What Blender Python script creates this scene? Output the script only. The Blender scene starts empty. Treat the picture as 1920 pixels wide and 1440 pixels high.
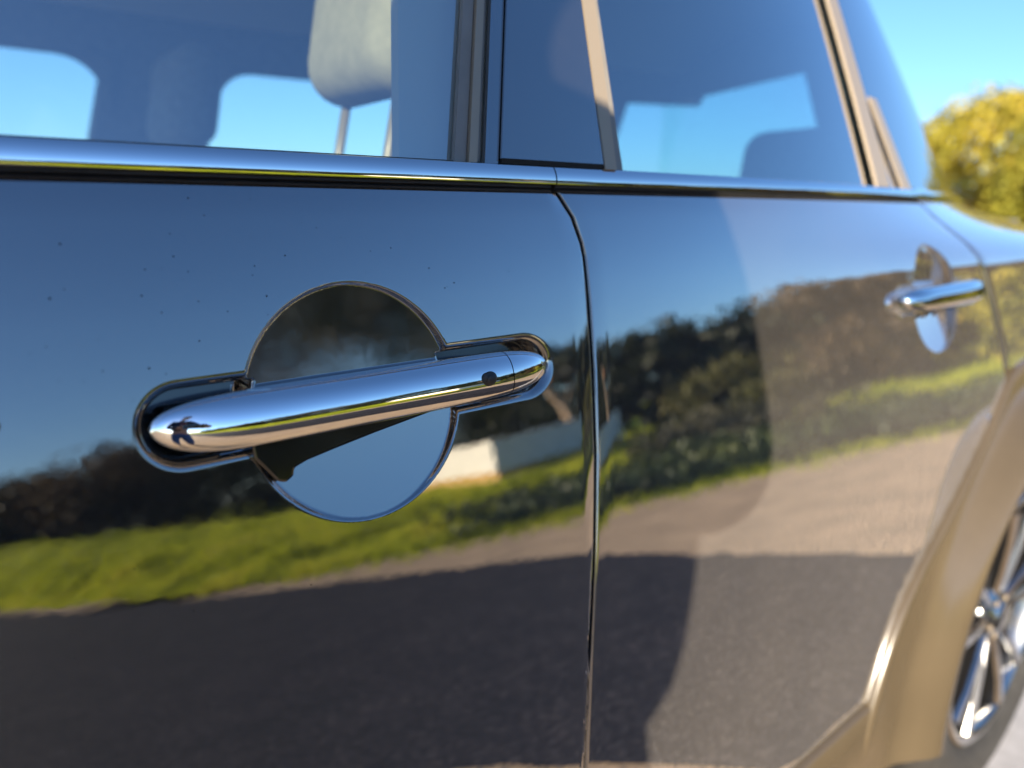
import bpy, math, random
import numpy as np
from mathutils import Vector, Matrix
random.seed(7); rng = np.random.default_rng(7)
R = math.radians
SC = bpy.context.scene
COL = SC.collection

# ------------------------------------------------------------------ camera
PITCH, YAW = R(13.437), R(50.835)          # YAW: from the car's long axis (+x) towards the car (+y)
cam_d = bpy.data.cameras.new('camera'); cam = bpy.data.objects.new('camera', cam_d); COL.objects.link(cam)
fwd = Vector((math.cos(YAW)*math.cos(PITCH), math.sin(YAW)*math.cos(PITCH), -math.sin(PITCH)))
rgt = Vector((math.sin(YAW), -math.cos(YAW), 0)); up = rgt.cross(fwd)
CAM = Vector((0, -.36, 1.0))
cam.matrix_world = Matrix(((rgt.x, up.x, -fwd.x, CAM.x), (rgt.y, up.y, -fwd.y, CAM.y), (rgt.z, up.z, -fwd.z, CAM.z), (0, 0, 0, 1)))
cam_d.sensor_width = 36; cam_d.lens = 24.956
cam_d.clip_start = .02; cam_d.clip_end = 2000
cam_d.dof.use_dof = True; cam_d.dof.focus_distance = .43; cam_d.dof.aperture_fstop = 3.4
SC.camera = cam

# ------------------------------------------------------------------ sky and sun
SUN_EL, SUN_AZ = 19.0, 45.0                # light travels towards +x +y
w = bpy.data.worlds.new('World'); SC.world = w; w.use_nodes = True
nt = w.node_tree; bg = nt.nodes['Background']
sk = nt.nodes.new('ShaderNodeTexSky'); sk.sky_type = 'NISHITA'; sk.sun_disc = False
sk.sun_elevation = R(SUN_EL); sk.sun_rotation = R(180 + 90 - SUN_AZ)
sk.air_density = 1.0; sk.dust_density = .45; sk.ozone_density = 6.5
nt.links.new(sk.outputs[0], bg.inputs[0]); bg.inputs[1].default_value = .094
sd = bpy.data.lights.new('sun', 'SUN'); sun = bpy.data.objects.new('sun', sd); COL.objects.link(sun)
sd.energy = 5.0; sd.angle = R(.53); sd.color = (1, .86, .66)
tr = Vector((math.cos(R(SUN_AZ))*math.cos(R(SUN_EL)), math.sin(R(SUN_AZ))*math.cos(R(SUN_EL)), -math.sin(R(SUN_EL))))
sun.rotation_euler = tr.to_track_quat('-Z', 'Y').to_euler(); sun.location = (-6, -6, 6)
vs = SC.view_settings; vs.view_transform = 'Standard'; vs.look = 'None'; vs.gamma = 1; vs.use_curve_mapping = False
vs.exposure = 1.40
SC.cycles.max_bounces = 10; SC.cycles.transparent_max_bounces = 12; SC.cycles.glossy_bounces = 6
SC.cycles.caustics_reflective = False; SC.cycles.caustics_refractive = False
SC.cycles.sample_clamp_indirect = 4.0
SC.cycles.use_denoising = True

# ------------------------------------------------------------------ helpers
class NT:
    def __init__(s, name):
        s.m = bpy.data.materials.new(name); s.m.use_nodes = True; s.t = s.m.node_tree
        s.b = s.t.nodes['Principled BSDF']; s.out = s.t.nodes['Material Output']
    def n(s, typ, **k):
        x = s.t.nodes.new(typ)
        for a, v in k.items(): setattr(x, a, v)
        return x
    def l(s, a, b): s.t.links.new(a, b)
    def set(s, **k):
        for a, v in k.items(): s.b.inputs[a.replace('_', ' ')].default_value = v
        return s
    def noise(s, scale, detail=4, rough=.6, obj=True, stretch=None):
        tc = s.n('ShaderNodeTexCoord'); nz = s.n('ShaderNodeTexNoise')
        nz.inputs['Scale'].default_value = scale; nz.inputs['Detail'].default_value = detail; nz.inputs['Roughness'].default_value = rough
        src = tc.outputs['Object']
        if stretch:
            mp = s.n('ShaderNodeMapping'); mp.inputs['Scale'].default_value = stretch; s.l(src, mp.inputs[0]); src = mp.outputs[0]
        s.l(src, nz.inputs['Vector']); return nz
    def ramp(s, src, stops):
        r = s.n('ShaderNodeValToRGB'); e = r.color_ramp.elements
        while len(e) < len(stops): e.new(.5)
        for el, (p, c) in zip(e, stops): el.position = p; el.color = (*c, 1)
        s.l(src, r.inputs[0]); return r
    def bump(s, h, strength=.3, dist=.01):
        b = s.n('ShaderNodeBump'); b.inputs['Strength'].default_value = strength; b.inputs['Distance'].default_value = dist
        s.l(h, b.inputs['Height']); s.l(b.outputs[0], s.b.inputs['Normal']); return b

def simple(name, col, rough=.6, metal=0, var=.0, scale=20, bump=0, bscale=200, bd=.002, **k):
    q = NT(name); q.set(Base_Color=(*col, 1), Roughness=rough, Metallic=metal, **k)
    if var:
        nz = q.noise(scale); a = tuple(max(0, c*(1-var)) for c in col); b = tuple(min(1, c*(1+var)) for c in col)
        r = q.ramp(nz.outputs[0], [(.3, a), (.7, b)]); q.l(r.outputs[0], q.b.inputs['Base Color'])
    if bump: q.bump(q.noise(bscale).outputs[0], bump, bd)
    return q.m

def lacquer(name, lo, hi, f0, gain, bump=.05, dust=0):
    """dark base under a thick clear lacquer that mirrors more the flatter it is looked at"""
    q = NT(name); q.set(Roughness=.7, Specular_IOR_Level=0)
    r = q.ramp(q.noise(9, 6, .65).outputs[0], [(.3, lo), (.75, hi)]); q.l(r.outputs[0], q.b.inputs['Base Color'])
    b = q.n('ShaderNodeBump'); b.inputs['Strength'].default_value = bump; b.inputs['Distance'].default_value = .0012
    q.l(q.noise(55, 2, .5).outputs[0], b.inputs['Height'])
    gl = q.n('ShaderNodeBsdfGlossy'); gl.inputs['Roughness'].default_value = .015; gl.inputs[0].default_value = (1, 1, 1, 1); q.l(b.outputs[0], gl.inputs['Normal'])
    lw = q.n('ShaderNodeLayerWeight'); lw.inputs[0].default_value = .5; q.l(b.outputs[0], lw.inputs['Normal'])
    ma = q.n('ShaderNodeMath', operation='MULTIPLY_ADD', use_clamp=True); ma.inputs[1].default_value = gain; ma.inputs[2].default_value = f0
    q.l(lw.outputs['Facing'], ma.inputs[0])
    mx = q.n('ShaderNodeMixShader'); q.l(ma.outputs[0], mx.inputs[0]); q.l(q.b.outputs[0], mx.inputs[1]); q.l(gl.outputs[0], mx.inputs[2]); last = mx
    if dust:
        # fine road dust lying on the lacquer: denser where the line of sight grazes the panel
        df = q.n('ShaderNodeBsdfDiffuse'); df.inputs['Roughness'].default_value = .5
        rd = q.ramp(q.noise(5, 6, .65).outputs[0], [(.3, (.37, .35, .34)), (.7, (.48, .44, .41))]); q.l(rd.outputs[0], df.inputs[0])
        md = q.n('ShaderNodeMath', operation='MULTIPLY_ADD', use_clamp=True); md.inputs[1].default_value = dust; md.inputs[2].default_value = .010
        tc = q.n('ShaderNodeTexCoord'); sp_ = q.n('ShaderNodeSeparateXYZ'); q.l(tc.outputs['Object'], sp_.inputs[0])
        nw = q.noise(7, 3, .5); aw = q.n('ShaderNodeMath', operation='MULTIPLY_ADD'); aw.inputs[1].default_value = .10; q.l(nw.outputs[0], aw.inputs[0]); q.l(sp_.outputs['Z'], aw.inputs[2])
        mr = q.n('ShaderNodeMapRange'); mr.inputs['From Min'].default_value = .80; mr.inputs['From Max'].default_value = 1.05; mr.inputs['To Min'].default_value = 1.05; mr.inputs['To Max'].default_value = .45; q.l(aw.outputs[0], mr.inputs['Value'])
        mm = q.n('ShaderNodeMath', operation='MULTIPLY'); q.l(lw.outputs['Facing'], mm.inputs[0]); q.l(mr.outputs[0], mm.inputs[1])
        gz = q.n('ShaderNodeMapRange'); gz.inputs['From Min'].default_value = .90; gz.inputs['From Max'].default_value = .52; gz.inputs['To Min'].default_value = 0; gz.inputs['To Max'].default_value = 1.0; q.l(aw.outputs[0], gz.inputs['Value'])
        gn = q.ramp(q.noise(190, 5, .85).outputs[0], [(.50, (0, 0, 0)), (.76, (1, 1, 1))]); gm = q.n('ShaderNodeMath', operation='MULTIPLY'); q.l(gz.outputs[0], gm.inputs[0]); q.l(gn.outputs[0], gm.inputs[1])
        ga = q.n('ShaderNodeMath', operation='ADD'); q.l(mm.outputs[0], ga.inputs[0]); q.l(gm.outputs[0], ga.inputs[1])
        q.l(ga.outputs[0], md.inputs[0]); last = q.n('ShaderNodeMixShader'); q.l(md.outputs[0], last.inputs[0]); q.l(mx.outputs[0], last.inputs[1]); q.l(df.outputs[0], last.inputs[2])
    q.l(last.outputs[0], q.out.inputs[0])
    return q.m
def paint_mat(): return lacquer('car_paint', (.012, .012, .013), (.020, .018, .017), .22, .84, .028, .125)

def glass_mat(name, tint, r0=1.5, gain=1.0, bias=.0):
    q = NT(name); t = q.t; t.nodes.remove(q.b)
    tr_ = q.n('ShaderNodeBsdfTransparent'); tr_.inputs[0].default_value = (*tint, 1)
    gl = q.n('ShaderNodeBsdfGlossy'); gl.inputs['Roughness'].default_value = .01; gl.inputs[0].default_value = (1, 1, 1, 1)
    lw = q.n('ShaderNodeLayerWeight'); lw.inputs[0].default_value = .5
    fr = q.n('ShaderNodeMath', operation='POWER'); fr.inputs[1].default_value = 3.0; q.l(lw.outputs['Facing'], fr.inputs[0])
    ma = q.n('ShaderNodeMath', operation='MULTIPLY_ADD', use_clamp=True); ma.inputs[1].default_value = gain; ma.inputs[2].default_value = bias
    q.l(fr.outputs[0], ma.inputs[0])
    mx = q.n('ShaderNodeMixShader'); q.l(ma.outputs[0], mx.inputs[0]); q.l(tr_.outputs[0], mx.inputs[1]); q.l(gl.outputs[0], mx.inputs[2])
    q.l(mx.outputs[0], q.out.inputs[0]); return q.m

def foliage_mat(name, dark, mid, light, scale=.9, trans=.3):
    q = NT(name); q.set(Roughness=.55, Specular_IOR_Level=.3)
    nz = q.noise(scale, 4, .65); r = q.ramp(nz.outputs[0], [(.28, dark), (.5, mid), (.72, light)])
    ge = q.n('ShaderNodeNewGeometry')
    mx = q.n('ShaderNodeMixRGB', blend_type='MULTIPLY'); mx.inputs[0].default_value = .5
    rr = q.ramp(ge.outputs['Random Per Island'], [(0, (.45, .45, .45)), (1, (1.3, 1.3, 1.3))])
    q.l(r.outputs[0], mx.inputs[1]); q.l(rr.outputs[0], mx.inputs[2]); q.l(mx.outputs[0], q.b.inputs['Base Color'])
    tl = q.n('ShaderNodeBsdfTranslucent'); q.l(mx.outputs[0], tl.inputs[0])
    ms = q.n('ShaderNodeMixShader'); ms.inputs[0].default_value = trans
    q.l(q.b.outputs[0], ms.inputs[1]); q.l(tl.outputs[0], ms.inputs[2]); q.l(ms.outputs[0], q.out.inputs[0])
    return q.m

M = {}
M['paint'] = paint_mat()
M['chrome'] = simple('chrome', (.86, .86, .86), .025, 1, bump=.012, bscale=25, bd=.002)
M['satin_trim'] = simple('satin_trim', (.33, .27, .20), .42, .35)
M['rubber'] = simple('rubber', (.022, .021, .02), .55, var=.3, scale=60)
M['gap_dark'] = simple('gap_dark', (.004, .004, .004), .8)
M['gloss_black'] = lacquer('gloss_black', (.012, .012, .014), (.022, .021, .021), .16, .62, .03)
M['dark_glass'] = lacquer('dark_glass', (.012, .013, .015), (.016, .017, .018), .13, .62, .02)
M['recess_shade'] = simple('painted_recess_shade', (.010, .010, .010), .10, IOR=1.8)  # near-black standing in for shade and dark reflection round the handle
M['channel'] = simple('channel_plastic', (.20, .185, .165), .4, var=.1, scale=30)
M['cladding'] = simple('cladding_plastic', (.090, .069, .042), .26, IOR=1.7, var=.06, scale=10, bump=.12, bscale=900, bd=.0006)
M['glass'] = glass_mat('window_glass', (.90, 1.0, .95), 1.5, .55, .42)
M['glass_far'] = glass_mat('window_glass_clear', (.92, 1.0, .97), 1.45, .8, .06)
M['glass_privacy'] = glass_mat('privacy_glass', (.44, .66, .70), 1.5, .55, .44)
M['interior'] = simple('interior_cloth', (.12, .12, .12), .9, var=.2, scale=40)
M['headliner'] = simple('headliner', (.55, .54, .50), .95)
M['seat_cloth'] = simple('seat_cloth', (.16, .16, .155), .85, var=.2, scale=60, bump=.2, bscale=400)
M['pale_cloth'] = simple('pale_seat_cloth', (.37, .33, .235), .85, var=.12, scale=60)
M['tyre'] = simple('tyre_rubber', (.03, .029, .028), .75, var=.3, scale=50, bump=.2, bscale=120)
M['rim'] = simple('rim_metal', (.50, .49, .47), .2, 1)
M['rim_black'] = simple('rim_black', (.012, .012, .013), .2)
M['speck'] = simple('dirt_speck', (.006, .005, .005), .9)

def link(name, me, mat, parent=None, smooth=True, **props):
    o = bpy.data.objects.new(name, me); COL.objects.link(o)
    if mat: me.materials.append(mat)
    if smooth and len(me.polygons): me.polygons.foreach_set('use_smooth', np.ones(len(me.polygons), bool))
    if parent: o.parent = parent
    for k, v in props.items(): o[k] = v
    return o
def mesh(name, v, f):
    me = bpy.data.meshes.new(name); me.from_pydata([tuple(map(float, p)) for p in v], [], [tuple(map(int, q)) for q in f]); me.update(); return me
def quads(nr, nc, wrap=False):
    """faces of a grid of nr rows and nc columns"""
    i = np.arange(nr-1)[:, None]; j = np.arange(nc if wrap else nc-1)[None, :]; k = (j+1) % nc
    return np.stack([i*nc+j, i*nc+k, (i+1)*nc+k, (i+1)*nc+j], -1).reshape(-1, 4)
def grid_mesh(name, P, flip=False):
    nr, nc = P.shape[:2]; f = quads(nr, nc)
    if flip: f = f[:, ::-1]
    return fast_mesh(name, P.reshape(-1, 3), f)
def fast_mesh(name, V, F):
    V = np.asarray(V, np.float32); F = np.asarray(F, np.int32); k = F.shape[1]
    me = bpy.data.meshes.new(name); me.vertices.add(len(V)); me.vertices.foreach_set('co', V.ravel())
    me.loops.add(F.size); me.loops.foreach_set('vertex_index', F.ravel())
    me.polygons.add(len(F)); me.polygons.foreach_set('loop_start', np.arange(0, F.size, k, dtype=np.int32)); me.polygons.foreach_set('loop_total', np.full(len(F), k, np.int32))
    me.update(calc_edges=True); me.validate(); return me
def tube(path, rad, n=10, sq=None):
    """verts, faces of a capped tube along a path; rad scalar or list"""
    path = [Vector(p) for p in path]; rad = rad if hasattr(rad, '__len__') else [rad]*len(path); V = []; F = []
    for i, p in enumerate(path):
        d = (path[min(i+1, len(path)-1)]-path[max(i-1, 0)]).normalized()
        a = d.cross(Vector((0, 0, 1)) if abs(d.z) < .9 else Vector((1, 0, 0))).normalized(); b = d.cross(a)
        for k in range(n):
            t = 2*math.pi*k/n; V.append(p + a*rad[i]*math.cos(t) + b*rad[i]*math.sin(t))
    for i in range(len(path)-1):
        for k in range(n): F.append((i*n+k, i*n+(k+1) % n, (i+1)*n+(k+1) % n, (i+1)*n+k))
    F.append(tuple(range(n-1, -1, -1))); m = (len(path)-1)*n; F.append(tuple(range(m, m+n)))
    return V, F
def join(parts):
    V = []; F = []
    for v, f in parts:
        o = len(V); V += list(v); F += [tuple(i+o for i in q) for q in f]
    return V, F
def box(c, s, rz=0):
    x, y, z = (q/2 for q in s); cs, sn = math.cos(rz), math.sin(rz)
    V = [(c[0]+a*x*cs-b*y*sn, c[1]+a*x*sn+b*y*cs, c[2]+d*z) for a in (-1, 1) for b in (-1, 1) for d in (-1, 1)]
    return V, [(0, 1, 3, 2), (4, 6, 7, 5), (0, 4, 5, 1), (2, 3, 7, 6), (0, 2, 6, 4), (1, 5, 7, 3)]
def bevel(o, wd, seg=3):
    b = o.modifiers.new('bevel', 'BEVEL'); b.width = wd; b.segments = seg; b.limit_method = 'ANGLE'; return o
def solid(o, th, off=1):
    s = o.modifiers.new('solid', 'SOLIDIFY'); s.thickness = th; s.offset = off
    e = o.modifiers.new('crease', 'EDGE_SPLIT'); e.split_angle = R(40); return o
def empty(name, loc, label, cat, group=None):
    o = bpy.data.objects.new(name, None); COL.objects.link(o); o.location = loc; o['label'] = label; o['category'] = cat
    if group: o['group'] = group
    return o
def tag(o, label, cat, group=None):
    o['label'] = label; o['category'] = cat
    if group: o['group'] = group
    return o
def smooth01(t): t = np.clip(t, 0, 1); return t*t*(3-2*t)
def poly_sheet(name, pts, z, mat, kind='structure', dens=None):
    me = mesh(name, [(x, y, z) for x, y in pts], [tuple(range(len(pts)))]); return link(name, me, mat, None, False, kind=kind)

# ------------------------------------------------------------------ ground
def gravel_mat():
    q = NT('tan_gravel'); q.set(Roughness=.95, Specular_IOR_Level=.15)
    a = q.noise(130, 3, .6); b = q.noise(3.0, 5, .6); vo = q.n('ShaderNodeTexVoronoi'); vo.inputs['Scale'].default_value = 75
    tc = q.n('ShaderNodeTexCoord'); q.l(tc.outputs['Object'], vo.inputs['Vector'])
    r = q.ramp(a.outputs[0], [(.25, (.24, .165, .105)), (.5, (.43, .31, .20)), (.8, (.56, .43, .30))])
    r2 = q.ramp(b.outputs[0], [(.3, (.75, .75, .75)), (.7, (1.1, 1.08, 1.05))])
    mx = q.n('ShaderNodeMixRGB', blend_type='MULTIPLY'); mx.inputs[0].default_value = 1; q.l(r.outputs[0], mx.inputs[1]); q.l(r2.outputs[0], mx.inputs[2])
    q.l(mx.outputs[0], q.b.inputs['Base Color']); q.bump(vo.outputs['Distance'], .8, .01); return q.m
def ground_shade_mat():  # a shadow on the ground, put into a dark bluish colour
    q = NT('painted_ground_shade'); q.set(Roughness=.9, Specular_IOR_Level=.12)
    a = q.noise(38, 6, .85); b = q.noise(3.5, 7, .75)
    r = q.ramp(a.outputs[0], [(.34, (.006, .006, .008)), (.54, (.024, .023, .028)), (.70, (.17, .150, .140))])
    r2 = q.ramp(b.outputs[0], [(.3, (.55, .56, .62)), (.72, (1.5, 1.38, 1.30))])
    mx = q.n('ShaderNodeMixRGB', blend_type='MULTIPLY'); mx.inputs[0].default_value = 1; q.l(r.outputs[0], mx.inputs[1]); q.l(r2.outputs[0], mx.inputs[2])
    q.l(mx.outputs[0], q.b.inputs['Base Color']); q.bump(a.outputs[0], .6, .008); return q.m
def turf_mat():
    q = NT('turf'); q.set(Roughness=.9, Specular_IOR_Level=.1)
    a = q.noise(1.2, 6, .7); r = q.ramp(a.outputs[0], [(.3, (.10, .125, .010)), (.5, (.31, .35, .016)), (.72, (.42, .40, .03))])
    q.l(r.outputs[0], q.b.inputs['Base Color']); q.bump(q.noise(14, 4).outputs[0], .8, .08); return q.m
M['gravel'] = gravel_mat(); M['ground_shade'] = ground_shade_mat(); M['turf'] = turf_mat()

VERGE = [(-60, -75), (-10, -27), (0, -13.6), (1.35, -8.0), (2.16, -5.7), (3.16, -4.5), (4.2, -3.55), (5, -2.8), (5.7, -1.9), (7.4, -.3), (11, 2.2), (20, 6), (60, 16)]
vx = np.array([p[0] for p in VERGE]); vy = np.array([p[1] for p in VERGE])
def verge_y(x): return np.interp(x, vx, vy)
def land_h(x, y):
    """height of the turf: a low bank that rises away from the car park"""
    d = np.clip(verge_y(x)-y, 0, None)
    tuft = .055*np.sin(2.3*x+1.1*y)*np.sin(1.9*y-.7*x+1) + .045*np.sin(3.1*x-2.2*y+2)*np.sin(1.2*x+3.3*y)
    return np.where(d > 0, .02 + np.clip(d-.3, 0, 1.2)*tuft + .03*np.minimum(d, 3) + .105*np.clip(d-2, 0, 26)*np.clip((8-x)/8, .15, 1)**2, -.03)
xs = np.unique(np.concatenate([np.linspace(-500, -30, 14), np.linspace(-30, -8, 45), np.linspace(-8, 12, 101), np.linspace(12, 40, 57), np.linspace(40, 500, 14)]))
ys = np.unique(np.concatenate([np.linspace(-500, -45, 14), np.linspace(-45, -22, 58), np.linspace(-22, 0, 111), np.linspace(0, 12, 25), np.linspace(12, 500, 14)]))
X, Y = np.meshgrid(xs, ys); Z = land_h(X, Y)
link('ground', grid_mesh('ground', np.stack([X, Y, Z], -1)), M['turf'], None, True, kind='structure')
jag = []
for i in range(len(VERGE)-1):
    n_ = 26 if abs(VERGE[i+1][0]-VERGE[i][0]) < 6 else 14
    for t in np.linspace(0, 1, n_, endpoint=False):
        x = VERGE[i][0]*(1-t)+VERGE[i+1][0]*t; y = VERGE[i][1]*(1-t)+VERGE[i+1][1]*t
        jag.append((x + random.uniform(-.05, .05), y + random.uniform(-.12, .10)))
poly_sheet('gravel_yard', jag + [(60, 90), (-90, 90), (-90, -75)], .0, M['gravel'])
SHADOW_EDGE = [(-7, -22), (-.6, -13.4), (.07, -12.3), (.8, -8.6), (1.93, -4.93), (2.43, -3.47), (2.61, -2.65), (2.60, -1.92), (2.50, -1.2), (2.44, -.62), (2.3, -.36),
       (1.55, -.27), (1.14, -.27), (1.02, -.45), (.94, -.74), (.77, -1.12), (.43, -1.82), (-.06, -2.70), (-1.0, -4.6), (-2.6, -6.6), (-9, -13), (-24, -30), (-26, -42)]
def wobble(pts, a):
    out = []
    for i in range(len(pts)):
        p, q = np.array(pts[i]), np.array(pts[(i+1) % len(pts)]); k = max(1, int(np.linalg.norm(q-p)/.12)); k = min(k, 30)
        for t in np.arange(k)/k: out.append(tuple(p*(1-t)+q*t + rng.normal(0, a, 2)))
    return out
poly_sheet('painted_shadow_band', wobble(SHADOW_EDGE, .016), .004, M['ground_shade'])  # dark sheet laid over the gravel as a painted shadow band

poly_sheet('concrete_apron', [(1.36, -.255), (1.6, -.262), (2.3, -.30), (6, -.5), (6, 2.2), (1.3, 2.2)], .009, simple('pale_concrete', (.46, .45, .46), .9, var=.15, scale=25, bump=.3, bscale=150))
# ------------------------------------------------------------------ car body surfaces
zn = np.array([0, .25, .35, .42, .5, .6, .7, .8, .9, .95, 1.0, 1.03, 1.1]); tn = np.array([-2, -2, -4, 0, 2, 6, 9, 10.5, 11.5, 12.5, 16, 25, 25.])
zz = np.linspace(0, 1.1, 2201); sl = -np.tan(np.radians(np.interp(zz, zn, tn)))
ss = np.concatenate([[0], np.cumsum((sl[1:]+sl[:-1])/2*np.diff(zz))]); ss -= np.interp(.9, zz, ss)
def plan(x, x0): return .1457*np.clip(x-x0, 0, None)**2
def body_y(x, z):
    y = -np.interp(z, zz, ss)
    return y + plan(x, .5)*smooth01((z-.93)/.10)
def glass_y(x, z):
    dz = z-1.032; return .032 + .30*dz + plan(x, .5-.68*dz) + .10*np.clip(-.2-x, 0, None)**2

HZ = .8995
def recess(x, z, dx=0, soft=1.0):
    """depth (towards +y) of the handle recess: a long slot crossed by a round dish"""
    x = x-dx
    r = .0192
    px = np.clip(x, .0665+r, .327-r-.004); d1 = np.hypot((x-px)*np.where(x > px, .82, 1.0), z-HZ) - r
    cx, cz, RR = .1815, .896, .0665
    rr = np.hypot(x-cx, z-cz); d2 = rr - RR
    lip = .0056
    def wall(d, floor):
        q = np.clip((lip*.55-d)/lip, 0, 1); roll = lip*(1-np.sqrt(np.clip(1-q*q, 0, 1)))
        inside = np.clip((-d-lip*.45)/.0016, 0, 1)
        return np.where(d > lip*.55, 0, np.where(inside > 0, lip + (floor-lip)*smooth01(inside), roll))
    slot = wall(d1, np.full_like(x, .019))*soft
    dish_floor = .0070 + .016*(z-cz) - 1.2*(z-cz)**2 - .35*(x-cx)**2
    if dx: dish_floor = .0165 + .016*(z-cz) - 3.4*(z-cz)**2 - .35*(x-cx)**2
    dish_floor = np.maximum(dish_floor, .0006)
    dl = .0013
    q = np.clip((dl*.55-d2)/dl, 0, 1); roll = np.minimum(dl*(1-np.sqrt(np.clip(1-q*q, 0, 1))), dish_floor)
    ins = np.clip((-d2-dl*.3)/.0012, 0, 1)
    dish = np.where(d2 > dl*.55, 0, roll + (dish_floor-roll)*smooth01(ins))
    return np.maximum(slot*smooth01((d2+.010)/.010), dish)

def axis(lo, hi, fine, coarse, step, edge=(0, .0004, .0009, .0015, .0022)):
    a = [np.linspace(lo, hi, max(2, int((hi-lo)/coarse)+1))]
    if fine: a.append(np.arange(fine[0], fine[1], step))
    a.append(lo+np.array(edge)); a.append(hi-np.array(edge)); a = np.unique(np.round(np.concatenate(a), 5))
    keep = [a[0]]
    for v in a[1:]:
        if v-keep[-1] > .00025: keep.append(v)
    return np.array(keep)
GAPZ = [.44, .60, .68, .756, .828, .89, .94, .97, .986, 1.0, 1.010, 1.02]
GAPX = [.309, .322, .335, .350, .362, .369, .373, .3745, .373, .368, .362, .354]
def gap_x(z): return np.interp(z, GAPZ, GAPX)
SHUT = [(.40, .784), (.412, .789), (.455, .806), (.539, .861), (.605, .966), (.677, 1.093), (.735, 1.20), (.765, 1.224), (.80, 1.208), (.836, 1.19), (.928, 1.15), (.962, 1.131), (1.02, 1.09)]
def shut_x(z): return np.interp(z, [p[0] for p in SHUT], [p[1] for p in SHUT])

def door_skin(name, xl, xr, zlo, zhi, dx, parent):
    """pressed door skin with rolled edges; xl, xr functions of z"""
    za = axis(zlo, zhi, (.822, .972), .018, .0007)
    w0 = float(np.mean(xl(np.array([.9])))); w1 = float(np.mean(xr(np.array([.9]))))
    xa = axis(w0, w1, (.045+dx, .345+dx), .018, .00085)
    u = (xa-w0)/(w1-w0)
    L, Rr = xl(za)[:, None], xr(za)[:, None]
    # keep the columns round the handle straight, let only those beyond them follow the shut lines
    base = np.broadcast_to(xa[None, :], (len(za), len(xa)))
    lt = np.clip((.045+dx-base)/(.045+dx-w0), 0, 1); rt = np.clip((base-(.335+dx))/(w1-(.335+dx)), 0, 1)
    Xg = base + lt*(L-w0) + rt*(Rr-w1)
    Zg = np.broadcast_to(za[:, None], Xg.shape)
    Yg = body_y(Xg, Zg) + recess(Xg, Zg, dx, 1.0 if dx == 0 else .12)
    e = np.minimum(np.minimum(Xg-L, Rr-Xg), np.minimum(Zg-zlo, zhi-Zg)); r = .0022
    q = np.clip((r-e)/r, 0, 1); Yg = Yg + r*(1-np.sqrt(1-q*q*.98))
    P = np.stack([Xg, Yg, Zg], -1)
    ring = lambda A: np.concatenate([A[:1], A, A[-1:]], 0)
    P = ring(P); P = np.concatenate([P[:, :1], P, P[:, -1:]], 1)
    P[0, :, 1] += .03; P[-1, :, 1] += .012; P[:, 0, 1] += .03; P[:, -1, 1] += .03
    o = link(name, grid_mesh(name, P), M['paint'], parent)
    if dx: return o
    # slot faces painted near-black for the shade inside the recess
    me = o.data; me.materials.append(M['recess_shade']); c = np.zeros(len(me.polygons)*3, np.float32); me.polygons.foreach_get('center', c); c = c.reshape(-1, 3)
    x, z = c[:, 0]-dx, c[:, 2]; px = np.clip(x, .0665+.0192, .327-.0232); d1 = np.hypot((x-px)*np.where(x > px, .82, 1.0), z-HZ)-.0192
    mi = ((d1 < -.0036) & (np.hypot(x-.1815, z-.896) > .0665)).astype(np.int32); me.polygons.foreach_set('material_index', mi); me.update()
    return o

car = empty('parked_car', (0, 0, 0), 'glossy black parked car with chrome door handles and black wheel arch cladding', 'car')
door = door_skin('door', lambda z: np.full_like(z, -.75), lambda z: gap_x(z)-.0015, .445, 1.0162, 0, car)
door['label'] = 'black door in shade with dirt specks and a round dished chrome handle'
rdoor = door_skin('door', lambda z: gap_x(z)+.0015, lambda z: shut_x(z)-.002, .436, 1.0162, .805, car)
rdoor['label'] = 'sunlit black door beside the wheel arch with a small chrome handle'

# black jamb behind the shut lines
zj = np.linspace(.4, 1.02, 40)
def jamb(fn, wd, mat='gap_dark'):
    P = np.zeros((len(zj), 2, 3))
    for k, s in enumerate((-wd, wd)): P[:, k, 0] = fn(zj)+s; P[:, k, 2] = zj; P[:, k, 1] = body_y(P[:, k, 0], zj)+.022
    solid(link('door_jamb', grid_mesh('door_jamb', P), M[mat], car), .004)
jamb(gap_x, .03)
jamb(lambda z: np.where(z > .765, shut_x(z), 1.224), .03)

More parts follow.
